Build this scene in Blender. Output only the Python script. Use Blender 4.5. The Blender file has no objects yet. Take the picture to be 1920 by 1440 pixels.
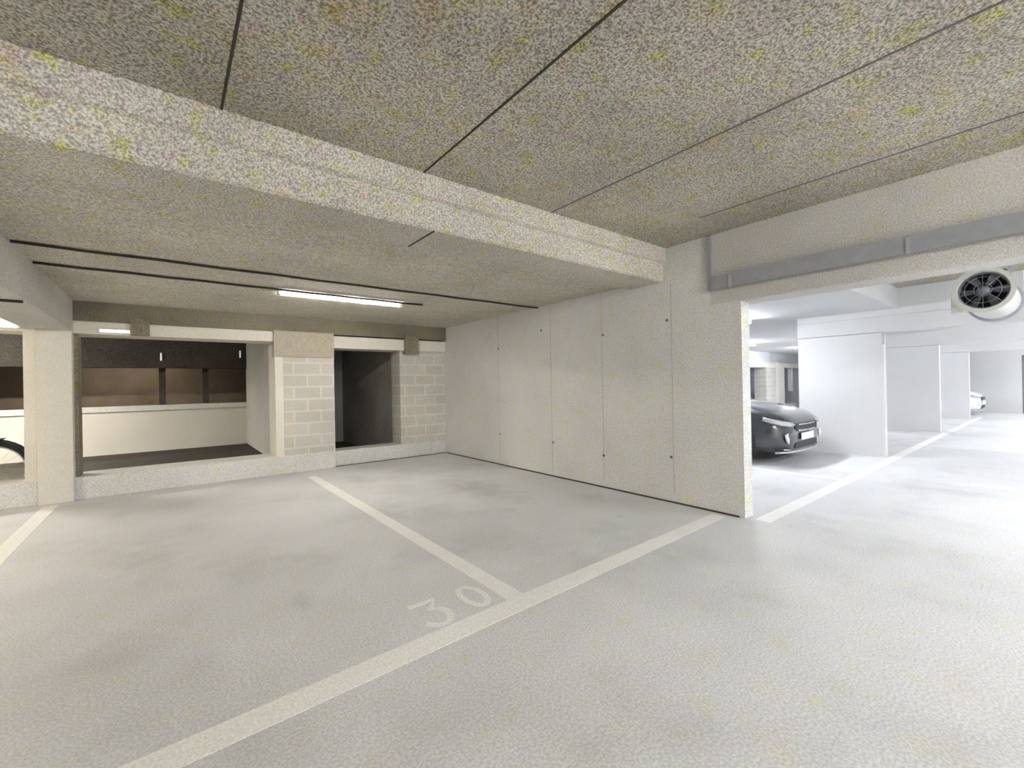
import bpy, bmesh, math, random
from mathutils import Vector, Matrix
random.seed(7)
sc = bpy.context.scene
COL = sc.collection
PI = math.pi

# ------------------------------------------------------------ materials
def principled(name, rough=0.8, metal=0.0):
    m = bpy.data.materials.new(name); m.use_nodes = True
    nt = m.node_tree; b = nt.nodes['Principled BSDF']
    b.inputs['Roughness'].default_value = rough
    b.inputs['Metallic'].default_value = metal
    return m, nt, b

def flat(name, col, rough=0.6, metal=0.0, emit=0.0, coat=0.0, ecol=None):
    m, nt, b = principled(name, rough, metal)
    n = nt.nodes.new('ShaderNodeTexNoise'); n.inputs['Scale'].default_value = 14; n.inputs['Detail'].default_value = 3
    tc = nt.nodes.new('ShaderNodeTexCoord'); nt.links.new(tc.outputs['Object'], n.inputs['Vector'])
    r = nt.nodes.new('ShaderNodeValToRGB')
    r.color_ramp.elements[0].position = .3; r.color_ramp.elements[1].position = .7
    r.color_ramp.elements[0].color = (*[c * .93 for c in col], 1); r.color_ramp.elements[1].color = (*[min(1, c * 1.05) for c in col], 1)
    nt.links.new(n.outputs['Fac'], r.inputs['Fac']); nt.links.new(r.outputs['Color'], b.inputs['Base Color'])
    if emit:
        b.inputs['Emission Color'].default_value = (*(ecol or col), 1); b.inputs['Emission Strength'].default_value = emit
    if coat: b.inputs['Coat Weight'].default_value = coat
    return m

def concrete(name, col, patch=0.12, speck=0.10, tint=0.5, rough=0.85, bump=0.15, stain=0.0, patch_scale=7.0, spec=0.3, stains=()):
    """mottled, speckled concrete; all in world (object) space"""
    m, nt, b = principled(name, rough)
    N, L = nt.nodes, nt.links
    b.inputs['Specular IOR Level'].default_value = spec
    geo = N.new('ShaderNodeNewGeometry')
    def noise(scale, detail=2, rough=.5):
        n = N.new('ShaderNodeTexNoise'); n.inputs['Scale'].default_value = scale
        n.inputs['Detail'].default_value = detail; n.inputs['Roughness'].default_value = rough
        L.new(geo.outputs['Position'], n.inputs['Vector']); return n
    def mix(mode, fac, a, c):
        x = N.new('ShaderNodeMix'); x.data_type = 'RGBA'; x.blend_type = mode
        if isinstance(fac, (int, float)): x.inputs[0].default_value = fac
        else: L.new(fac, x.inputs[0])
        for s, v in ((6, a), (7, c)):
            if isinstance(v, tuple): x.inputs[s].default_value = v
            else: L.new(v, x.inputs[s])
        return x.outputs[2]
    def ramp(src, p0, p1, c0, c1):
        r = N.new('ShaderNodeValToRGB'); e = r.color_ramp.elements
        e[0].position, e[1].position = p0, p1; e[0].color, e[1].color = c0, c1
        L.new(src, r.inputs['Fac']); return r.outputs['Color']
    c = mix('MIX', 0.0, (*col, 1), (*col, 1))
    # coloured mineral patches: olive / mauve / ochre
    p1 = noise(patch_scale, 3, .6); p2 = noise(patch_scale * 1.37, 3, .6); p3 = noise(patch_scale * .7, 3, .6)
    olive = tuple(x * y for x, y in zip(col, (.96, .98, .40))); mauve = tuple(x * y for x, y in zip(col, (1.0, .80, 1.02)))
    ochre = tuple(x * y for x, y in zip(col, (1.05, .84, .50)))
    def add(off, n, colr, t):
        r = ramp(n.outputs['Fac'], .55, .72, (0, 0, 0, 1), (t, t, t, 1))
        return mix('MIX', r, off, (*colr, 1))
    c = add(c, p1, olive, tint); c = add(c, p2, mauve, tint * .8); c = add(c, p3, ochre, tint * .6)
    # large tone variation
    g = noise(1.1, 4, .55)
    c = mix('MULTIPLY', 1.0, c, ramp(g.outputs['Fac'], .3, .7, (1 - patch,) * 3 + (1,), (1 + patch * .3,) * 3 + (1,)))
    # fine aggregate speckle
    f = noise(85, 2, .7)
    c = mix('MULTIPLY', 1.0, c, ramp(f.outputs['Fac'], .36, .64, (1 - speck * 1.6,) * 3 + (1,), (1 + speck * .6,) * 3 + (1,)))
    if stain:
        s = noise(.75, 3, .6); s2 = noise(3.2, 3, .6)
        mm = mix('MULTIPLY', 1.0, ramp(s.outputs['Fac'], .48, .66, (0, 0, 0, 1), (1, 1, 1, 1)), ramp(s2.outputs['Fac'], .35, .6, (.2,) * 3 + (1,), (1, 1, 1, 1)))
        c = mix('MIX', mm, c, mix('MULTIPLY', 1.0, c, (1 - stain, 1 - stain * 1.03, 1 - stain * 1.1, 1)))
    # local oil / tyre stains: (x, y, rx, ry, strength)
    for (sx, sy, rx, ry, st) in stains:
        mp = N.new('ShaderNodeMapping'); mp.inputs['Scale'].default_value = (1 / rx, 1 / ry, 0)
        mp.inputs['Location'].default_value = (-sx / rx, -sy / ry, 0)
        L.new(geo.outputs['Position'], mp.inputs['Vector'])
        ln = N.new('ShaderNodeVectorMath'); ln.operation = 'LENGTH'; L.new(mp.outputs[0], ln.inputs[0])
        wn = noise(5, 3, .6)
        ad = N.new('ShaderNodeMath'); ad.operation = 'MULTIPLY_ADD'; ad.inputs[1].default_value = .9
        L.new(wn.outputs['Fac'], ad.inputs[0]); L.new(ln.outputs['Value'], ad.inputs[2])
        r = ramp(ad.outputs[0], .45, 1.45, (st,) * 3 + (1,), (0, 0, 0, 1))
        c = mix('MIX', r, c, (col[0] * .35, col[1] * .33, col[2] * .30, 1))
    L.new(c, b.inputs['Base Color'])
    bp = N.new('ShaderNodeBump'); bp.inputs['Strength'].default_value = bump; bp.inputs['Distance'].default_value = .01
    L.new(f.outputs['Fac'], bp.inputs['Height']); L.new(bp.outputs['Normal'], b.inputs['Normal'])
    return m

M = {}
M['floor'] = concrete('floor_concrete', (.66, .668, .69), patch=.10, speck=.14, tint=.26, rough=.6, bump=.08, stain=.16, spec=.25,
                      stains=[(3.05, 4.6, .75, 1.9, .40), (2.1, 6.3, .35, .8, .25), (-.1, 4.4, .55, .8, .28), (.9, 3.6, .35, .5, .2), (-.25, 2.9, .5, .6, .2), (.62, 2.9, .12, .35, .22),(3.45,2.72,.1,.07,.3)])
M['ceiling'] = concrete('ceiling_concrete', (.64, .615, .55), patch=.20, speck=.34, tint=1.0, patch_scale=10, bump=.1)
M['clean'] = concrete('clean_painted_concrete', (.63, .63, .635), patch=.05, speck=.05, tint=.04)
M['plank'] = concrete('plank_concrete', (.53, .50, .43), patch=.24, speck=.42, tint=1.0, patch_scale=9, bump=.1)
M['pier_shade'] = concrete('shaded_pier_concrete', (.50, .46, .38), patch=.15, speck=.18, tint=.6)  # brown tone carries the shade on the upper block pier
M['wall'] = concrete('wall_concrete', (.71, .71, .70), patch=.10, speck=.17, tint=.4)
M['beam'] = concrete('beam_concrete', (.60, .585, .56), patch=.12, speck=.16, tint=.35)
M['dark_beam'] = concrete('shaded_beam_concrete', (.30, .27, .21), patch=.3, speck=.3, tint=.8)  # shade below the bay ceiling is put into this dark colour
M['lintel'] = concrete('lintel_plaster', (.76, .73, .66), patch=.08, speck=.10, tint=.2)
M['column'] = concrete('column_paint', (.68, .66, .61), patch=.06, speck=.07, tint=.18)
M['deep_shade'] = concrete('deep_shade_tone', (.075, .068, .06), patch=.3, speck=.4, tint=.6)  # shade in the space behind the openings, put into the colour
M['dark_wall'] = concrete('dark_brown_wall', (.24, .19, .15), patch=.3, speck=.35, tint=.9, patch_scale=4)  # dark brown mottled wall colour
M['black_wall'] = concrete('unlit_store_wall', (.5, .48, .46), patch=.3, speck=.35, tint=.6, patch_scale=4)
M['groove'] = flat('joint_and_shadow_line', (.045, .038, .028), .9)  # also the painted shadow line at the foot of the long wall
M['seam'] = flat('formwork_seam', (.50, .49, .46), .9)
M['hole'] = flat('tie_hole_plug', (.16, .15, .15), .9)
M['line'] = concrete('line_paint', (.84, .835, .82), patch=.10, speck=.10, tint=.08, rough=.6)
M['number'] = concrete('worn_number_paint', (.82, .815, .80), patch=.14, speck=.12, tint=.1, rough=.6)
M['steel'] = flat('galvanised_steel', (.55, .56, .58), .4, .7)
M['dark_steel'] = flat('tray_paint', (.33, .34, .37), .55, .2)
M['casing'] = concrete('fan_casing_paint', (.60, .60, .56), patch=.05, speck=.06, tint=.1, rough=.5)
M['fan_dark'] = flat('fan_interior', (.16, .165, .18), .6)
M['fan_blade'] = flat('fan_blade', (.20, .21, .23), .5, .3)
M['rubber'] = flat('rubber', (.02, .02, .02), .8)
M['cable'] = flat('black_cable_sheath', (.03, .026, .02), .7)
M['white_plastic'] = flat('white_plastic', (.86, .85, .82), .45)
M['diffuser_fill'] = flat('lamp_diffuser_fill', (.9, .89, .85), .4, emit=14, ecol=(1,.965,.89))  # glow raised to fill the empty bays with light
M['car_dark'] = flat('dark_car_paint', (.045, .05, .058), .22, .35, coat=1)
M['car_white'] = flat('white_car_paint', (.80, .81, .84), .3, 0, coat=1)
M['glass_dark'] = flat('tinted_glass', (.03, .035, .04), .06, 0)
M['chrome'] = flat('chrome', (.85, .85, .87), .12, 1)
M['head'] = flat('headlamp_lens', (.5, .52, .55), .08, .3)
M['plate'] = flat('plate_white', (.85, .85, .82), .5)
M['ink'] = flat('plate_ink', (.04, .04, .05), .6)
M['black_trim'] = flat('black_plastic_trim', (.035, .037, .04), .6)
M['alloy'] = flat('alloy', (.5, .51, .52), .3, .8)
M['red'] = flat('red_reflector', (.5, .03, .02), .3)
M['bike'] = flat('bike_frame_paint', (.05, .05, .055), .35, .3)
M['door'] = flat('grey_door_paint', (.16, .16, .17), .5)
M['screen'] = flat('blue_grey_wall_paint', (.66, .68, .78), .8)

# block masonry
def blockwork():
    m = concrete('block_masonry', (.62, .60, .56), patch=.12, speck=.14, tint=.4)
    nt = m.node_tree; N, L = nt.nodes, nt.links; b = N['Principled BSDF']
    src = b.inputs['Base Color'].links[0].from_socket
    geo = N.new('ShaderNodeNewGeometry'); sx = N.new('ShaderNodeSeparateXYZ'); cx = N.new('ShaderNodeCombineXYZ')
    L.new(geo.outputs['Position'], sx.inputs[0])
    ad = N.new('ShaderNodeMath'); ad.operation = 'ADD'
    L.new(sx.outputs['X'], ad.inputs[0]); L.new(sx.outputs['Y'], ad.inputs[1])
    L.new(ad.outputs[0], cx.inputs['X']); L.new(sx.outputs['Z'], cx.inputs['Y'])
    br = N.new('ShaderNodeTexBrick')
    br.inputs['Scale'].default_value = 1; br.inputs['Brick Width'].default_value = .40; br.inputs['Row Height'].default_value = .19
    br.inputs['Mortar Size'].default_value = .016; br.inputs['Mortar Smooth'].default_value = .3
    br.inputs['Color1'].default_value = (1, 1, 1, 1); br.inputs['Color2'].default_value = (.90, .89, .87, 1); br.inputs['Mortar'].default_value = (1.13, 1.13, 1.12, 1)
    L.new(cx.outputs[0], br.inputs['Vector'])
    x = N.new('ShaderNodeMix'); x.data_type = 'RGBA'; x.blend_type = 'MULTIPLY'; x.inputs[0].default_value = 1
    L.new(src, x.inputs[6]); L.new(br.outputs['Color'], x.inputs[7]); L.new(x.outputs[2], b.inputs['Base Color'])
    return m
M['block'] = blockwork()

# ------------------------------------------------------------ helpers
def link(name, bm, mat, parent=None, smooth=False):
    me = bpy.data.meshes.new(name); bmesh.ops.recalc_face_normals(bm, faces=bm.faces); bm.to_mesh(me); bm.free()
    if smooth:
        for p in me.polygons: p.use_smooth = True
    me.materials.append(M[mat] if isinstance(mat, str) else mat)
    o = bpy.data.objects.new(name, me); COL.objects.link(o)
    if parent: o.parent = parent
    return o

def add_box(bm, x0, x1, y0, y1, z0, z1, bev=0.0):
    vs = [bm.verts.new((x, y, z)) for x in (x0, x1) for y in (y0, y1) for z in (z0, z1)]
    idx = [(0, 1, 3, 2), (4, 6, 7, 5), (0, 4, 5, 1), (2, 3, 7, 6), (0, 2, 6, 4), (1, 5, 7, 3)]
    fs = [bm.faces.new([vs[i] for i in f]) for f in idx]
    if bev:
        es = list({e for f in fs for e in f.edges})
        bmesh.ops.bevel(bm, geom=es, offset=bev, segments=2, affect='EDGES', profile=.5)

def box(name, x0, x1, y0, y1, z0, z1, mat, parent=None, bev=0.0):
    bm = bmesh.new(); add_box(bm, x0, x1, y0, y1, z0, z1, bev); return link(name, bm, mat, parent)

def add_tube(bm, pts, r, seg=10, closed=False, cap=True):
    pts = [Vector(p) for p in pts]; n = len(pts); rings = []
    rad = r if isinstance(r, (list, tuple)) else [r] * n
    prev = None
    for i, p in enumerate(pts):
        a = pts[(i - 1) % n] if (closed or i > 0) else p
        c = pts[(i + 1) % n] if (closed or i < n - 1) else p
        t = (c - a).normalized()
        if prev is None:
            up = Vector((0, 0, 1)) if abs(t.z) < .9 else Vector((1, 0, 0)); u = t.cross(up).normalized()
        else: u = (prev - t * prev.dot(t)).normalized()
        prev = u; v = t.cross(u)
        rings.append([bm.verts.new(p + (u * math.cos(2 * PI * k / seg) + v * math.sin(2 * PI * k / seg)) * rad[i]) for k in range(seg)])
    for i in range(n if closed else n - 1):
        A, B = rings[i], rings[(i + 1) % n]
        for k in range(seg): bm.faces.new([A[k], A[(k + 1) % seg], B[(k + 1) % seg], B[k]])
    if not closed and cap: bm.faces.new(rings[0]); bm.faces.new(list(reversed(rings[-1])))

def tube(name, pts, r, mat, parent=None, seg=10, closed=False):
    bm = bmesh.new(); add_tube(bm, pts, r, seg, closed); return link(name, bm, mat, parent, True)

def add_lathe(bm, prof, axis='X', c=(0, 0, 0), seg=40, close=False, cap0=True):
    """prof: list of (along, radius)"""
    rings = []
    for a, r in prof:
        ring = []
        for k in range(seg):
            t = 2 * PI * k / seg; p, q = r * math.cos(t), r * math.sin(t)
            v = {'X': (a, p, q), 'Y': (p, a, q), 'Z': (p, q, a)}[axis]
            ring.append(bm.verts.new((v[0] + c[0], v[1] + c[1], v[2] + c[2])))
        rings.append(ring)
    m = len(rings)
    for i in range(m if close else m - 1):
        A, B = rings[i], rings[(i + 1) % m]
        for k in range(seg): bm.faces.new([A[k], A[(k + 1) % seg], B[(k + 1) % seg], B[k]])
    if not close:
        if cap0: bm.faces.new(rings[0])
        bm.faces.new(list(reversed(rings[-1])))

def tag(o, label=None, cat=None, group=None, kind=None):
    if label: o['label'] = label
    if cat: o['category'] = cat
    if group: o['group'] = group
    if kind: o['kind'] = kind
    return o

def empty(name, loc, label, cat, group=None, kind=None, rz=0):
    o = bpy.data.objects.new(name, None); o.empty_display_size = .2; COL.objects.link(o)
    o.location = loc; o.rotation_euler = (0, 0, rz)
    return tag(o, label, cat, group, kind)

def S(o, label, cat): return tag(o, label, cat, None, 'structure')

# ------------------------------------------------------------ dimensions
CL, CB = 2.75, 2.43          # lane ceiling, bay ceiling
SB = 2.055                   # underside of the cross beams
W1, PT = 4.26, 5.024         # first dividing wall, structural pitch
KY = 7.49                    # back wall line
XE = 22.95                   # end wall
XW = -13.0
WALLS = [W1 + PT * k for k in range(4)]

# ------------------------------------------------------------ floor and ceilings
S(box('floor', XW, XE + 3, -5.6, KY + .02, -.2, 0, 'floor'), 'pale grey concrete floor of the parking hall with faint tyre stains', 'floor')
S(box('floor', XW, XE + 3, KY + .02, 17, -.2, -.004, 'deep_shade'), 'floor beyond the kerb and openings, shade painted into its dark colour', 'floor')

bm = bmesh.new(); add_box(bm, XW, W1 + .15, -5.6, 2.69, CL, CL + .2); add_box(bm, W1 + .15, XE + 3, -5.6, 1.70, CL, CL + .2)
cl = S(link('ceiling', bm, 'plank'), 'mottled concrete plank ceiling over the driving lane', 'ceiling')
for x in (-.92, .235, 1.38, 2.56, 3.72):
    box('plank_joint', x - .006, x + .006, -5.5, 2.68 if x < 3 else 2.0, CL - .004, CL + .002, 'groove' if x < 2 else 'hole', cl)
S(box('ceiling', XW, W1 + .15, 3.17, 16.9, CB, CB + .2, 'ceiling'), 'low concrete ceiling over the empty parking bays', 'ceiling')
S(box('ceiling', W1 + .15, XE + 3, 1.69, 16.9, CB, CB + .52, 'clean'), 'brightly lit low ceiling over the bays beyond the dividing wall', 'ceiling')

# downstand beam between lane ceiling and bay ceiling, with ledge and joints
bm = bmesh.new()
prof = [(2.68, CL), (2.68, 2.60), (2.715, 2.585), (2.715, 2.402), (2.735, 2.39), (3.15, 2.39), (3.17, 2.402), (3.17, CL)]
for xx in (XW, W1):
    pass
ra = [bm.verts.new((XW, y, z)) for y, z in prof]; rb = [bm.verts.new((W1, y, z)) for y, z in prof]
for i in range(len(prof)):
    j = (i + 1) % len(prof); bm.faces.new([ra[i], ra[j], rb[j], rb[i]])
bm.faces.new(ra); bm.faces.new(list(reversed(rb)))
db = S(link('concrete_beam', bm, 'ceiling'), 'pale downstand beam running along the edge of the lane ceiling', 'beam')
box('beam_joint', 1.475, 1.487, 2.712, 2.72, 2.41, 2.58, 'seam', db)
box('beam_joint', 1.475, 1.487, 2.735, 3.15, 2.386, 2.392, 'groove', db)
box('beam_joint', 2.62, 2.63, 2.735, 3.15, 2.386, 2.392, 'seam', db)

# ------------------------------------------------------------ dividing wall 1
bm = bmesh.new(); add_box(bm, W1, W1 + .165, 1.90, KY, 0, CB); add_box(bm, W1, W1 + .165, 2.21, 2.72, CB, CL)
w1 = S(link('wall_bay_divider', bm, 'wall'), 'long board marked concrete wall closing the empty bays on the right', 'wall')
for y, z0, z1 in ((5.77, .05, CB), (4.52, .05, CB), (3.59, .1, 2.36), (2.63, .1, 2.36)):
    box('formwork_seam', W1 - .002, W1 + .001, y - .006, y + .006, z0, z1, 'seam', w1)
for y, z in ((3.57, 1.90), (3.59, .40), (2.68, 1.97), (2.66, .49), (4.71, 2.08), (4.50, .48), (5.76, .50), (5.76, 1.9)):
    bm = bmesh.new(); add_lathe(bm, [(W1 - .004, .016), (W1 - .004, .010), (W1 + .001, .010), (W1 + .001, .016)], 'X', (0, y, z), 14, True)
    add_lathe(bm, [(W1 - .002, .010), (W1 + .001, .010)], 'X', (0, y, z), 14)
    link('tie_hole', bm, 'hole', w1)
bm = bmesh.new(); add_box(bm, W1 - .012, W1, 1.95, KY, 0, .014)
S(link('shadow_strip_bay_divider', bm, 'groove'), 'thin dark strip painted as the shadow along the foot of the long concrete wall', 'shadow_line')  # dark strip in place of the shadow line at the wall foot
box('cable_conduit', W1 - .03, W1, 2.165, 2.205, 2.20, 2.735, 'dark_steel')
tag(bpy.data.objects['cable_conduit'], 'short dark vertical conduit at the top end of the long concrete wall', 'conduit')

# cross beams at each grid line
def cross_beam(x0, x1, y1, label):
    bm = bmesh.new(); add_box(bm, x0, x1, -5.6, y1, SB, CL + .01, .012)
    return S(link('concrete_beam', bm, 'beam'), label, 'beam')
cross_beam(W1 - .002, W1 + .29, 2.20, 'grey cross beam over the lane level with the long concrete wall')
names = ['second', 'third', 'fourth']
for k, X in enumerate(WALLS[1:]):
    bm = bmesh.new(); add_box(bm, X - .002, X + .29, -5.6, 3.13, SB + .006, CL + .01, .008)
    b = S(link('concrete_beam', bm, 'clean'), '%s cross beam over the lane, seen beyond the beam at the long wall' % names[k], 'beam')
    if k == 0:
        box('beam_joint', X - .006, X, 1.0, 3.12, 2.315, 2.325, 'seam', b)
        box('beam_joint', X - .006, X, 1.86, 1.90, 1.86, 2.06, 'seam', b)
X0a, X0b = -1.20, -.90
bm = bmesh.new(); add_box(bm, -1.30, X0b, -5.6, KY + .05, SB, CL + .01, .01)
S(link('concrete_beam', bm, 'beam'), 'dark cross beam running from the square column towards the lane on the left', 'beam')

# short pier walls 2..4
for k, X in enumerate(WALLS[1:]):
    S(box('wall_short_pier', X, X + .165, 1.88, 3.12, 0, SB, 'clean', None), 'short pale concrete wall between bays, %s beyond the long wall' % ['first', 'second', 'third'][k], 'wall')['group'] = 'short walls between the lit bays'

# outer shell
S(box('wall_end', XE, XE + .2, .98, 17, 0, CL, 'clean'), 'pale end wall closing the far end of the hall', 'wall')
S(box('wall_end_lane', XE, XE + .2, -5.6, -.25, 0, CL, 'clean'), 'pale end wall beside the grey door', 'wall')
S(box('wall_end_head', XE, XE + .2, -.25, .98, 2.0, CL, 'clean'), 'pale wall over the grey door', 'wall')
d = S(box('door_1', XE + .06, XE + .11, -.25, .98, .02, 2.0, 'door'), 'dark grey door at the far right end of the lane', 'door')
tube('door_handle', [(XE + .06, .82, 1.02), (XE + .02, .82, 1.02), (XE + .02, .70, 1.02)], .011, 'chrome', d)
S(box('wall_lane_side', XW, XE + 3, -5.8, -5.6, 0, CL + .2, 'wall'), 'concrete wall on the far side of the driving lane', 'wall')
S(box('wall_left_end', XW - .2, XW, -5.8, 17, 0, CL + .2, 'wall'), 'concrete wall at the left end of the hall', 'wall')
S(box('wall_far_back', XW, XE + 3, 14.6, 14.8, 0, CL + .2, 'dark_wall'), 'dark brown wall far behind the openings', 'wall')

# ------------------------------------------------------------ back wall line
# kerb
S(box('trim_1', XW, 2.15, 7.45, 7.95, 0, .275, 'wall', None, .006), 'raised concrete kerb along the foot of the openings', 'kerb')
S(box('trim_2', 2.15, W1, 7.56, 7.95, 0, .25, 'wall', None, .006), 'recessed concrete threshold under the dark doorway', 'kerb')
# column
bm = bmesh.new(); add_box(bm, X0a, X0b, 7.38, 7.80, 0, SB, .008)
cc = S(link('concrete_column', bm, 'column'), 'pale square concrete column standing at the kerb on the left', 'column')
box('side_strip', -1.315, X0a + .004, 7.47, 7.80, .275, SB, 'lintel', cc)
# dark jamb strip at right of column
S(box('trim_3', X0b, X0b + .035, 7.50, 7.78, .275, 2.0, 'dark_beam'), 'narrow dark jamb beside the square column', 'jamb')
# block pier with rendered edge
bm = bmesh.new(); add_box(bm, 1.40, 2.15, 7.46, 8.0, .275, 2.0)
bp = S(link('wall_block_pier', bm, 'block'), 'concrete block pier between the wide opening and the dark doorway', 'wall')
box('rendered_edge', 1.285, 1.40, 7.47, 8.0, .275, 2.0, 'lintel', bp)
S(box('wall_block_corner', 3.34, W1, 7.56, 7.95, .25, 2.0, 'block'), 'concrete block wall in the corner right of the dark doorway', 'wall')
# lit lintel band, shaded beam above, shadow blocks: light and shade in the colours
S(box('trim_4', XW, 1.29, 7.49, 7.95, 2.03, 2.19, 'lintel', None, .004), 'lintel band over the wide openings on the left, light painted into its pale colour', 'lintel')
S(box('trim_5', 2.13, W1, 7.50, 7.95, 1.965, 2.165, 'lintel', None, .004), 'lintel band over the dark doorway, light painted into its pale colour', 'lintel')
S(box('concrete_beam', XW, W1, 7.47, 7.95, 2.185, CB + .01, 'dark_beam'), 'beam between the lintel and the ceiling, shade painted into its dark colour', 'beam')
S(box('shadow_block', 1.27, 2.15, 7.44, 7.6, 1.80, 2.20, 'pier_shade'), 'brownish block painted as the shaded top of the block pier', 'shade_block')  # stands in for shade on the top of the pier
S(box('shadow_block', -.37, -.18, 7.43, 7.5, 2.03, 2.25, 'dark_beam'), 'dark block standing for a shadow across the lintel over the wide opening', 'shade_block')  # this block and the next stand in for shadows on the lintel
S(box('shadow_block', 3.40, 3.66, 7.43, 7.58, 1.90, 2.25, 'dark_beam'), 'dark block standing for a shadow at the right edge of the doorway lintel', 'shade_block')
# space behind the openings
pw = S(box('wall_parapet', XW, 1.60, 12.4, 12.6, -.01, 1.0, 'column'), 'pale low parapet wall seen through the wide opening', 'wall')
box('coping', XW, 1.60, 12.36, 12.4, .89, 1.0, 'wall', pw)
S(box('concrete_beam', XW, 1.60, 12.3, 12.6, 1.82, CB + .01, 'deep_shade'), 'beam seen through the wide opening above the parapet, shade painted into its colour', 'beam')
S(box('wall_store_side', 1.50, 1.60, 8.0, 12.4, -.01, CB, 'wall'), 'side wall behind the block pier seen through the wide opening', 'wall')
for x in (-.10, .70):
    S(box('steel_post', x - .06, x + .06, 12.62, 12.74, 0, 1.85, 'deep_shade'), 'dark post behind the parapet, %s of the two' % ('left' if x < 0 else 'right'), 'post')
# dark store behind doorway
S(box('wall_store_left', 2.10, 2.15, 8.0, 11, -.01, CB, 'black_wall'), 'unlit left wall inside the dark doorway', 'wall')
S(box('wall_store_right', 3.36, 3.41, 7.95, 11, -.01, CB, 'black_wall'), 'dim right wall inside the dark doorway', 'wall')
S(box('wall_store_back', 2.10, 3.41, 11, 11.1, -.01, CB, 'black_wall'), 'black back wall inside the dark doorway', 'wall')
S(box('wall_right_back', W1, W1 + .165, KY, 12.6, 0, CB, 'wall'), 'continuation of the long wall behind the block corner', 'wall')

# far part of the back line (sections beyond wall 1)
S(box('trim_6', W1 + .165, XE, 7.45, 7.95, 0, .275, 'clean'), 'raised kerb along the back of the lit bays', 'kerb')
S(box('trim_7', W1 + .165, XE, 7.49, 7.95, 1.82, 2.03, 'lintel'), 'bright lintel band over the openings behind the dark car', 'lintel')
S(box('concrete_beam', W1 + .165, XE, 7.49, 7.95, 2.03, CB + .01, 'clean'), 'pale back beam above the bright lintel behind the dark car', 'beam')
S(box('wall_back_far', W1 + .165, 17.40, 7.49, 7.95, .275, 1.82, 'block'), 'block wall at the back of the lit bays, hidden mostly by the long wall', 'wall')
S(box('wall_far_block_pier', 18.90, 19.84, 7.49, 7.95, .275, 1.82, 'block'), 'small block pier seen over the bonnet of the dark car', 'wall')
S(box('concrete_column', 19.84, 20.50, 7.42, 7.95, 0, 2.03, 'column'), 'bright narrow column seen over the bonnet of the dark car', 'column')
S(box('steel_post', 21.78, 21.92, 7.6, 7.75, .8, 1.82, 'white_plastic'), 'thin white post in the far opening at the left edge of the short wall', 'post')
S(box('wall_back_screen', W1 + .165, XE, 8.9, 9.0, 0, CB, 'screen'), 'blue grey wall behind the far openings', 'wall')

# ------------------------------------------------------------ painted markings
def strip(name, x0, x1, y0, y1, label, mat='line', cat='line marking', group=None):
    o = box(name, x0, x1, y0, y1, -.0005, .0016, mat); return tag(o, label, cat, group or 'painted bay lines')
def quad(name, p, label):
    bm = bmesh.new(); a = [bm.verts.new((x, y, .0016)) for x, y in p]; b = [bm.verts.new((x, y, -.0005)) for x, y in p]
    bm.faces.new(a); bm.faces.new(b[::-1])
    for i in range(4): bm.faces.new([a[i], b[i], b[(i + 1) % 4], a[(i + 1) % 4]])
    return tag(link(name, bm, 'line'), label, 'line marking', 'painted bay lines')
quad('painted_line', [(-6.8, 1.69), (1.65, 1.965), (1.73, 2.115), (-6.8, 1.825)], 'worn white line along the front of the bays, left of the painted number')
quad('painted_line', [(1.65, 1.965), (4.18, 2.045), (4.18, 2.175), (1.73, 2.115)], 'worn white line along the bay front, from the divider to the long wall')
strip('painted_line', 4.30, 14.2, 1.70, 1.83, 'white line along the front of the lit bays beyond the long wall')
strip('painted_line', 14.6, 20.5, 1.68, 1.81, 'far end of the white bay line beyond the second short wall')
strip('painted_line', 1.595, 1.72, 2.11, 6.95, 'worn white line dividing the two empty bays')
strip('painted_line', -1.15, -1.02, 2.06, 7.30, 'white line running to the foot of the square column')
strip('painted_line', 6.74, 6.88, 1.83, 6.9, 'white divider line on the floor beside the dark car')
def stroke(bm, pts, w, closed=False, z=.0018):
    n = len(pts); P = [Vector((*p, 0)) for p in pts]; L_, R_ = [], []
    for i in range(n):
        a = P[(i - 1) % n] if closed or i else P[i]; c = P[(i + 1) % n] if closed or i < n - 1 else P[i]
        t = (c - a).normalized(); nn = Vector((-t.y, t.x, 0)) * w / 2
        L_.append(P[i] + nn); R_.append(P[i] - nn)
    V = [[bm.verts.new((q.x, q.y, zz)) for q in side] for side in (L_, R_) for zz in (z, -.0005)]
    lt, lb, rt_, rb_ = V
    for i in range(n if closed else n - 1):
        j = (i + 1) % n
        bm.faces.new([lt[i], rt_[i], rt_[j], lt[j]]); bm.faces.new([lb[i], lb[j], rb_[j], rb_[i]])
        bm.faces.new([lt[i], lt[j], lb[j], lb[i]]); bm.faces.new([rt_[i], rb_[i], rb_[j], rt_[j]])
    if not closed:
        bm.faces.new([lt[0], lb[0], rb_[0], rt_[0]]); bm.faces.new([lt[-1], rt_[-1], rb_[-1], lb[-1]])
num = empty('bay_number', (1.3, 2.25, 0), 'faded white number 30 painted on the floor at the divider line', 'floor number')
bm = bmesh.new(); stroke(bm, [(-.21, .165), (-.04, .165), (-.115, .07), (-.07, .05), (-.045, .0), (-.055, -.07), (-.10, -.12), (-.16, -.115), (-.205, -.06)], .042)
link('digit', bm, 'number', num)
bm = bmesh.new(); stroke(bm, [(.165 + .066 * math.cos(t * PI / 12), .045 + .135 * math.sin(t * PI / 12)) for t in range(24)], .040, True)
link('digit', bm, 'number', num)

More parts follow.
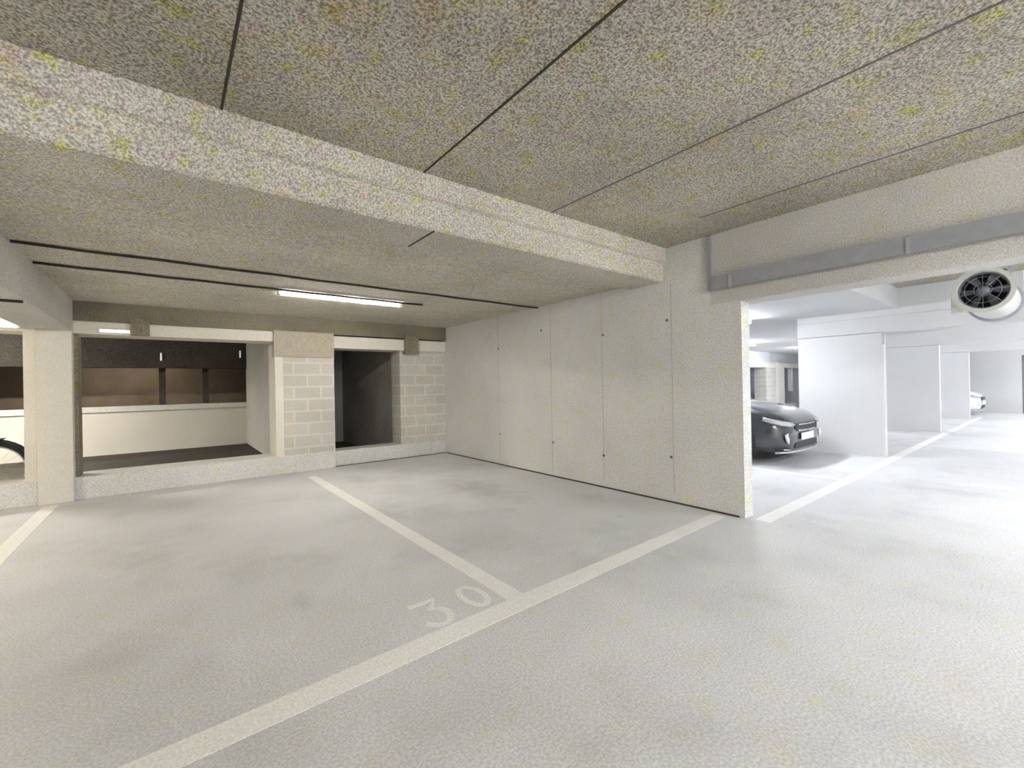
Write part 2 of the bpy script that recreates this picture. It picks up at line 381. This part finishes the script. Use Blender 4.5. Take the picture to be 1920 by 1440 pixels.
# ------------------------------------------------------------ services
# cables on the bay ceiling
for (y, ya, xe, lab) in ((4.78, 4.76, W1 - .0, 'black cable clipped across the low ceiling, nearer of the two'), (5.45, 5.43, 2.75, 'black cable clipped across the low ceiling, farther one above the batten lamp')):
    o = tube('ceiling_cable', [(-.89, ya, CB - .012)] + [(-.9 + (xe + .9) * i / 12, ya + (y - ya) * i / 12, CB - .012 - (.004 if i % 2 else 0)) for i in range(1, 12)] + [(xe, y, CB - .012)], .011, 'cable', None, 8)
    tag(o, lab, 'cable')
o = tube('ceiling_cable', [(-3.2, 5.2, CB - .015), (-1.34, 5.2, CB - .015), (-1.325, 5.2, SB - .012), (-1.2, 5.2, SB - .012), (-.9 - .01, 5.2, SB - .012)], .011, 'cable', None, 8)
tag(o, 'black cable crossing the underside of the beam left of the column', 'cable')

# batten lamp over the empty bays, its strong glow added as fill
def batten(loc, length, label, mat_d, rz=0, group=None, hw=.055):
    r = empty('batten_lamp', loc, label, 'lamp', group or 'ceiling batten lamps', None, rz)  # also used for the added fill lamps
    box('lamp_body', -length / 2, length / 2, -hw * .75, hw * .75, -hw * .64, 0, 'white_plastic', r, .004)
    bm = bmesh.new()
    n = 10; P_ = [(hw * math.cos(PI + PI * i / n), -hw * .65 + hw * .76 * math.sin(PI + PI * i / n)) for i in range(n + 1)]
    A = [bm.verts.new((-length / 2 + .03, y, z)) for y, z in P_]; B = [bm.verts.new((length / 2 - .03, y, z)) for y, z in P_]
    for i in range(n): bm.faces.new([A[i], A[i + 1], B[i + 1], B[i]])
    bm.faces.new([A[-1], A[0], B[0], B[-1]]); bm.faces.new(A); bm.faces.new(B[::-1])
    link('lamp_diffuser', bm, mat_d, r)
    for s in (-1, 1): box('end_cap', s * length / 2 - .03 * (s > 0), s * length / 2 + .03 * (s < 0), -hw, hw, -hw * 1.45, -.002, 'white_plastic', r, .003)
    return r
batten((1.75, 5.58, CB), 1.50, 'pale ceiling batten lamp over the empty bays, near the block pier', 'diffuser_fill', hw=.034)

def lamp_mat(name, col, s):
    m, nt, b = principled(name, .5)
    b.inputs['Base Color'].default_value = (.8, .8, .8, 1)
    b.inputs['Emission Color'].default_value = (*col, 1); b.inputs['Emission Strength'].default_value = s
    return m
COOL, WARM = (.90, .94, 1.0), (1.0, .90, .74)
M['lit_cool'] = lamp_mat('lit_tube_cool', COOL, 37)
M['lit_far'] = lamp_mat('lit_tube_far', COOL, 58)
M['lit_bay'] = lamp_mat('lit_tube_bay', COOL, 24)
M['lit_warm'] = lamp_mat('lit_tube_warm', WARM, 28)
M['lit_lane'] = lamp_mat('lit_tube_lane', (.99, .985, .96), 86)
M['lit_side'] = lamp_mat('lit_tube_side', (1.0, .96, .88), 26)
M['fill_back'] = lamp_mat('fill_tube_back', (1.0, .93, .82), 60)
M['fill_dim'] = lamp_mat('fill_tube_dim', WARM, 5)
M['lit_soft'] = lamp_mat('lit_lens_soft', (1.0, .93, .84), .28)
M['lit_spot'] = lamp_mat('lit_spot', (.95, .97, 1.0), .05)

# lit lamps
batten((7.75, 3.66, CB), 1.5, 'lit batten lamp behind the end of the long wall, above the dark car', 'lit_bay')
batten((13.3, 5.9, CB), 1.5, 'lit batten lamp deeper in the bays beyond the dark car', 'lit_bay')
batten((17.6, 5.6, CB), 1.5, 'added batten lamp brightening the far bays, above the car bonnet', 'lit_bay')  # added to brighten the back of the far bays
for i, (x, y) in enumerate([(6.5, -1.7), (12.1, -1.7), (17.0, -1.7), (21.6, -1.7)]):
    batten((x, y, CL), 1.5, '%s lit batten lamp over the lane beyond the first cross beam' % ['nearest', 'second', 'third', 'farthest'][i], 'lit_cool' if i == 0 else 'lit_far')
batten((-4.0, 5.2, CB), 1.5, 'warm lit batten lamp over the bays left of the square column', 'lit_warm')
batten((2.2, -3.9, CL), 1.5, 'lit batten lamp over the lane in front of the empty bays', 'lit_lane')
batten((-3.2, 10.2, CB), 1.5, 'added warm fill lamp, unseen behind the lintel, over the space beyond the kerb', 'fill_back')  # added out of view to light the parapet and side wall
batten((-.6, 13.6, CB), 1.5, 'added warm fill lamp, unseen behind the far beam beyond the parapet', 'fill_dim')  # added out of view to lift the wall behind the parapet
batten((-4.2, -2.7, CL), 1.5, 'lit batten lamp over the lane beyond the left cross beam', 'lit_side')
# lamps glimpsed in the lintel
t_ = empty('bulkhead_lamp', (-2.3, 7.46, 2.13), 'glowing pale panel lamp on the lintel left of the square column', 'lamp')
box('lamp_body', -.95, .97, 0, .03, -.075, .11, 'white_plastic', t_, .01); box('lamp_diffuser', -.93, .95, -.02, 0.001, -.065, .10, 'lit_soft', t_, .008)
t_ = empty('bulkhead_lamp', (-.52, 7.47, 2.075), 'small glowing lamp strip on the lintel right of the square column', 'lamp')
box('lamp_body', -.15, .15, -.01, .02, -.022, .022, 'white_plastic', t_, .004); box('lamp_diffuser', -.14, .14, -.022, -.009, -.018, .018, 'lit_soft', t_, .004)
for x, z, s in ((-.11, 2.06, 'left'), (1.37, 2.16, 'right')):
    o = empty('sign_lamp', (x, 12.28, z), 'tiny pale lamp on the dark beam behind the wide opening, %s one' % s, 'lamp')
    box('lamp_body', -.02, .02, 0, .02, -.09, .09, 'steel', o, .004); box('lamp_diffuser', -.014, .014, -.012, .001, -.08, .08, 'lit_spot', o, .004)

# tray on the face of the first cross beam
tr = empty('cable_tray', (W1 - .005, 2.15, 2.26), 'dark grey cable tray fixed along the face of the first cross beam', 'cable tray')
bm = bmesh.new(); pr = [(-.055, -.065), (-.05, -.065), (-.05, .06), (0, .06), (0, .065), (-.055, .065)]
A = [bm.verts.new((x, 0, z)) for x, z in pr]; B = [bm.verts.new((x, -5.5, z)) for x, z in pr]
for i in range(6): bm.faces.new([A[i], A[(i + 1) % 6], B[(i + 1) % 6], B[i]])
bm.faces.new(A); bm.faces.new(B[::-1]); link('tray_channel', bm, 'dark_steel', tr)
for y in (-.18, -1.45, -2.7): box('tray_clip', -.062, -.050, y - .012, y + .012, -.07, .05, 'steel', tr)

# jet fan hung under the lane ceiling
FX, FY, FZ = 6.95, .56, 2.235
fan = empty('jet_fan', (FX, FY, FZ), 'round cream jet fan with dark mouth hanging under the lane ceiling', 'fan')
R = .215
bm = bmesh.new(); add_lathe(bm, [(0, R + .03), (0, R - .012), (.06, R - .03), (1.28, R - .03), (1.28, R + .005), (.05, R + .005)], 'X', seg=56, close=True); link('fan_casing', bm, 'casing', fan, False)
bm = bmesh.new(); add_lathe(bm, [(1.20, R + .005), (1.20, R + .035), (1.30, R + .035), (1.30, R + .005)], 'X', seg=56, close=True); link('outlet_ring', bm, 'dark_steel', fan)
bm = bmesh.new(); add_lathe(bm, [(.03, R - .023), (.06, R - .033), (.50, R - .033), (.50, .001)], 'X', seg=48, close=False, cap0=False); link('fan_liner', bm, 'fan_dark', fan)
bm = bmesh.new(); add_lathe(bm, [(.03, .001), (.035, .045), (.09, .06), (.28, .06)], 'X', seg=28); link('fan_hub', bm, 'fan_blade', fan, True)
for k in range(6):
    bm = bmesh.new(); a = 2 * PI * k / 6
    vs = []
    for (rr, tw, w) in ((.055, .9, .05), (.11, .7, .08), (.178, .55, .09)):
        for s in (-1, 1):
            x = .11 + s * w * math.sin(tw) * .5; t = s * w * math.cos(tw) * .5
            vs.append(((x, rr * math.cos(a) - t * math.sin(a), rr * math.sin(a) + t * math.cos(a))))
    top = [bm.verts.new(v) for v in vs]; bot = [bm.verts.new((v[0] + .006, v[1], v[2])) for v in vs]
    for q in (top, bot):
        bm.faces.new([q[0], q[1], q[3], q[2]]); bm.faces.new([q[2], q[3], q[5], q[4]])
    for i, j in ((0, 1), (1, 3), (3, 5), (5, 4), (4, 2), (2, 0)): bm.faces.new([top[i], top[j], bot[j], bot[i]])
    link('fan_blade', bm, 'fan_blade', fan)
bm = bmesh.new()
for rr in (.07, .14): add_tube(bm, [(-.006, rr * math.cos(t * PI / 16), rr * math.sin(t * PI / 16)) for t in range(32)], .0022, 6, True)
for k in range(4): add_tube(bm, [(-.004, -.2 * math.cos(k * PI / 4), -.2 * math.sin(k * PI / 4)), (-.004, .2 * math.cos(k * PI / 4), .2 * math.sin(k * PI / 4))], .0022, 6)
link('guard_wire', bm, 'fan_blade', fan, True)
bm = bmesh.new(); add_box(bm, .012, .34, R * .70, R + .035, -R - .008, -R * .66, .006); add_box(bm, .012, .34, R - .02, R + .035, -R * .66, .02, .006); link('mounting_plate', bm, 'casing', fan)
for x in (.25, 1.02):
    bm = bmesh.new(); add_box(bm, x - .02, x + .02, -.16, -.13, .12, CL - FZ); add_box(bm, x - .02, x + .02, .13, .16, .12, CL - FZ)
    add_box(bm, x - .02, x + .02, -.16, .16, R - .01, R + .015); link('hanger_bracket', bm, 'steel', fan)
pb = empty('junction_box', (6.6, .23, 2.33), 'white junction box and conduit beside the round fan', 'junction box')
box('box_body', -.04, .04, -.05, .03, -.19, .0, 'white_plastic', pb, .006)
tube('conduit_drop', [(0, 0, 0), (0, 0, CL - 2.33)], .018, 'white_plastic', pb)

# ------------------------------------------------------------ cars
def loft(bm, stations, ring_fn):
    rings = [[bm.verts.new(p) for p in ring_fn(*s)] for s in stations]
    n = len(rings[0])
    for a, b in zip(rings, rings[1:]):
        for k in range(n): bm.faces.new([a[k], a[(k + 1) % n], b[(k + 1) % n], b[k]])
    bm.faces.new(rings[0]); bm.faces.new(rings[-1][::-1])
def car(loc, rz, label, paint, lower='black_trim'):
    """local frame: nose at y=0 pointing -y, length towards +y, width along x"""
    c = empty('car', loc, label, 'car', rz=rz)
    def ring(y, hw, zb, zs, zt, tw):
        # hw half width at shoulder, zb bottom, zs shoulder height, zt top (hood / deck) height, tw half width of top
        half = [(0, zb), (hw * .55, zb), (hw * .90, zb + .02), (hw * .985, zb + .10), (hw, zb + (zs - zb) * .45), (hw * .985, zb + (zs - zb) * .72),
                (hw * .955, zs), (tw + (hw - tw) * .35, zs + (zt - zs) * .62), (tw, zs + (zt - zs) * .9), (tw * .5, zt), (0, zt + .006)]
        return [(x, y, z) for x, z in half] + [(-x, y, z) for x, z in half[-2:0:-1]]
    st = [(-.0, .50, .26, .52, .56, .40), (.03, .62, .20, .60, .66, .50), (.10, .74, .18, .66, .735, .58), (.22, .82, .17, .72, .79, .64), (.38, .865, .17, .76, .835, .67), (.65, .885, .17, .80, .89, .70),
          (.95, .89, .17, .84, .94, .71), (1.20, .89, .17, .87, .97, .72), (1.6, .89, .17, .89, .95, .76), (2.6, .89, .17, .91, .95, .78), (3.4, .885, .18, .93, .97, .76),
          (3.85, .87, .20, .94, .99, .72), (4.1, .82, .26, .90, .96, .66), (4.18, .70, .36, .80, .84, .6)]
    bm = bmesh.new(); loft(bm, st, ring)
    # wheel arches: darker wells are separate parts
    link('car_body', bm, paint, c, True)
    # greenhouse
    gl = [(1.12, .70, .92, .955), (1.95, .62, .93, 1.40), (2.4, .60, .93, 1.46), (3.1, .58, .94, 1.45), (3.7, .56, .95, 1.32), (4.02, .60, .93, .99)]
    def gring(y, tw, zb, zt):
        bw = .79
        half = [(0, zb), (bw, zb), (bw * .98, zb + (zt - zb) * .3), (tw + (bw - tw) * .35, zb + (zt - zb) * .75), (tw, zb + (zt - zb) * .95), (tw * .6, zt), (0, zt + .01)]
        return [(x, y, z) for x, z in half] + [(-x, y, z) for x, z in half[-2:0:-1]]
    bm = bmesh.new(); loft(bm, gl, gring); link('car_windows', bm, 'glass_dark', c, True)
    bm = bmesh.new(); loft(bm, [(1.90, .60, 1.385, 1.40), (2.4, .605, 1.44, 1.475), (3.1, .585, 1.43, 1.465), (3.72, .565, 1.30, 1.335)],
                           lambda y, tw, zb, zt: [(x, y, z) for x, z in ((0, zb), (tw, zb), (tw, zb + .01), (tw * .7, zt), (0, zt + .01), (-tw * .7, zt), (-tw, zb + .01), (-tw, zb))])
    link('car_roof', bm, paint, c, True)
    for s in (-1, 1):
        bm = bmesh.new(); add_tube(bm, [(s * .775, 1.16, .94), (s * .66, 1.92, 1.385)], .028, 8); link('windscreen_pillar', bm, paint, c, True)
        # mirror
        bm = bmesh.new(); add_box(bm, s * .93 - .09, s * .93 + .09, 1.35, 1.45, .97, 1.10, .03); link('wing_mirror', bm, paint, c)
        # headlight, wraps round the corner
        bm = bmesh.new()
        P_ = [(.50, -.0, .635), (.60, .02, .65), (.70, .075, .672), (.79, .17, .70), (.835, .28, .725)]
        lo = [(.52, -.012, .585), (.62, .01, .585), (.73, .07, .60), (.815, .17, .635), (.86, .28, .67)]
        v1 = [bm.verts.new((s * x, y, z)) for x, y, z in P_]; v2 = [bm.verts.new((s * x, y, z)) for x, y, z in lo]
        v3 = [bm.verts.new((s * x * .93, y + .08, z)) for x, y, z in P_]; v4 = [bm.verts.new((s * x * .93, y + .08, z)) for x, y, z in lo]
        for i in range(4):
            for a, b in ((v1, v2), (v3, v1), (v2, v4), (v4, v3)): bm.faces.new([a[i], a[i + 1], b[i + 1], b[i]])
        bm.faces.new([v1[0], v2[0], v4[0], v3[0]]); bm.faces.new([v1[-1], v3[-1], v4[-1], v2[-1]])
        link('headlight', bm, 'head', c, True)
        # fog light cluster
        f = None
        bm = bmesh.new(); add_tube(bm, [(s * .655, .015, .33), (s * .685, .02, .40), (s * .70, .03, .455), (s * .66, .02, .475)], [.012, .028, .024, .010], 8); link('fog_light', bm, 'white_plastic', c, True)
        bm = bmesh.new(); add_tube(bm, [(s * .56, .02, .225), (s * .70, .07, .235)], .011, 8); link('bumper_reflector', bm, 'chrome', c, True)
    # grille and chrome bars
    bm = bmesh.new(); add_box(bm, -.44, .44, -.022, .03, .50, .62, .012); g = link('grille', bm, 'black_trim', c)
    for z in (.605, .515):
        tube('grille_bar', [(-.47, .01, z), (-.3, -.022, z - .004), (0, -.034, z - .008), (.3, -.022, z - .004), (.47, .01, z)], .009, 'chrome', g)
    bm = bmesh.new(); add_box(bm, -.46, .46, -.012, .05, .24, .33, .012); link('lower_intake', bm, 'black_trim', c)
    tube('bumper_lip', [(-.78, .16, .185), (-.6, .045, .185), (-.3, -.005, .185), (.3, -.005, .185), (.6, .045, .185), (.78, .16, .185)], .016, 'steel', c)
    pl = box('number_plate', -.26, .26, -.032, -.02, .355, .465, 'plate', c, .004)
    # wheels
    for sx in (-1, 1):
        for wy in (.78, 3.35):
            bm = bmesh.new(); add_lathe(bm, [(-.10, .20), (-.105, .28), (-.08, .315), (.08, .315), (.105, .28), (.10, .20)], 'X', (sx * .80, wy, .315), 36, True)
            w = link('wheel', bm, 'rubber', c, True)
            bm = bmesh.new(); add_lathe(bm, [(-.09, .201), (-.06, .05), (.06, .05), (.09, .201)], 'X', (sx * .80, wy, .315), 28); link('rim', bm, 'alloy', w)
            bm = bmesh.new(); add_lathe(bm, [(-.03, .36), (.012, .36), (.012, .31), (-.03, .31)], 'X', (sx * .883, wy, .325), 36, True); link('wheel_arch', bm, 'black_trim', c)
    return c
car((8.05, 2.62, 0), 0, 'dark car parked nose out beyond the end of the long wall', 'car_dark')
car((21.45, 1.78, 0), 0, 'white car at the far end, its nose showing past the last short wall', 'car_white')

# ------------------------------------------------------------ bicycle behind the kerb at the left edge
bk = empty('bicycle', (-1.76, 8.35, -.004), 'dark bicycle at the left edge behind the kerb, beside the square column', 'bicycle')
def wheel(cx):
    w = tube('wheel', [(cx + .335 * math.cos(t * PI / 24), 0, .345 + .335 * math.sin(t * PI / 24)) for t in range(48)], .022, 'rubber', bk, 8, True)
    tube('rim', [(cx + .305 * math.cos(t * PI / 24), 0, .345 + .305 * math.sin(t * PI / 24)) for t in range(48)], .010, 'steel', w, 6, True)
    bm = bmesh.new()
    for k in range(20):
        a = 2 * PI * k / 20; add_tube(bm, [(cx + .02 * math.cos(a + .5), .02 * (-1) ** k, .345 + .02 * math.sin(a + .5)), (cx + .30 * math.cos(a), 0, .345 + .30 * math.sin(a))], .0014, 4)
    link('spokes', bm, 'steel', w)
    bm = bmesh.new(); add_lathe(bm, [(-.04, .022), (.04, .022)], 'Y', (cx, 0, .345), 14); link('hub', bm, 'steel', w)
wheel(0); wheel(-1.06)
tube('mudguard', [(.375 * math.cos(t), 0, .345 + .375 * math.sin(t)) for t in [(-.1 + i * .16) for i in range(18)]], .026, 'rubber', bk, 8)
bm = bmesh.new()
for a, b in (((0, 0, .345), (-.42, 0, .30)), ((0, .05, .345), (-.28, 0, .78)), ((0, -.05, .345), (-.28, 0, .78)), ((-.42, 0, .30), (-.26, 0, .86)), ((-.42, 0, .30), (-.92, 0, .76)), ((-.28, 0, .80), (-.93, 0, .82)), ((-.95, 0, .88), (-.90, 0, .70)), ((-.905, .05, .68), (-1.06, .05, .345)), ((-.905, -.05, .68), (-1.06, -.05, .345))):
    add_tube(bm, [a, b], .015, 8)
link('bike_frame', bm, 'bike', bk, True)
bm = bmesh.new()
add_box(bm, -.34, .12, -.06, .06, .735, .75, .004); add_tube(bm, [(.06, .06, .74), (.0, .06, .36)], .006, 6); add_tube(bm, [(.06, -.06, .74), (.0, -.06, .36)], .006, 6)
link('rear_rack', bm, 'bike', bk)
bm = bmesh.new(); add_box(bm, -.30, -.06, -.10, .10, .75, .90, .03); link('rack_bag', bm, 'rubber', bk)
bm = bmesh.new(); add_box(bm, -.36, -.12, -.07, .07, .93, .98, .025); add_box(bm, -.46, -.34, -.035, .035, .93, .97, .02); link('saddle', bm, 'rubber', bk)
tube('handlebar', [(-.82, .26, .98), (-.93, .2, 1.0), (-.95, 0, .96), (-.93, -.2, 1.0), (-.82, -.26, .98)], .014, 'steel', bk)
bm = bmesh.new(); add_lathe(bm, [(-.01, .035), (.01, .035)], 'Y', (-.06, -.05, .34), 20); link('reflector', bm, 'red', bk)
bm = bmesh.new(); add_lathe(bm, [(-.01, .09), (.01, .09)], 'Y', (-.42, -.04, .30), 24); add_tube(bm, [(-.42, -.05, .30), (-.36, -.09, .14)], .010, 6); link('crank', bm, 'steel', bk)
tube('kickstand', [(-.1, -.03, .33), (-.14, -.16, .01)], .008, 'steel', bk)

# ------------------------------------------------------------ camera
cam = bpy.data.cameras.new('camera'); co = bpy.data.objects.new('camera', cam); COL.objects.link(co)
cam.lens = 15.379; cam.sensor_width = 36; cam.clip_start = .02; cam.clip_end = 200
fw = Vector((.61813547, .78606843, .00222819)); rt = Vector((.78596018, -.61799767, -.01858719)); up = Vector((.01323378, -.01324067, .99982476))
mt = Matrix((rt, up, -fw)).transposed().to_4x4(); mt.translation = Vector((0, 0, 1.3))
co.matrix_world = mt
sc.camera = co

# ------------------------------------------------------------ world and view
w = bpy.data.worlds.new('world'); sc.world = w; w.use_nodes = True
w.node_tree.nodes['Background'].inputs[0].default_value = (.01, .01, .011, 1); w.node_tree.nodes['Background'].inputs[1].default_value = 1
sc.view_settings.view_transform = 'Standard'; sc.view_settings.look = 'None'; sc.view_settings.gamma = 1
sc.view_settings.use_curve_mapping = False
sc.view_settings.exposure = 2.92
sc.cycles.max_bounces = 12; sc.cycles.diffuse_bounces = 8
sc.cycles.sample_clamp_indirect = 6
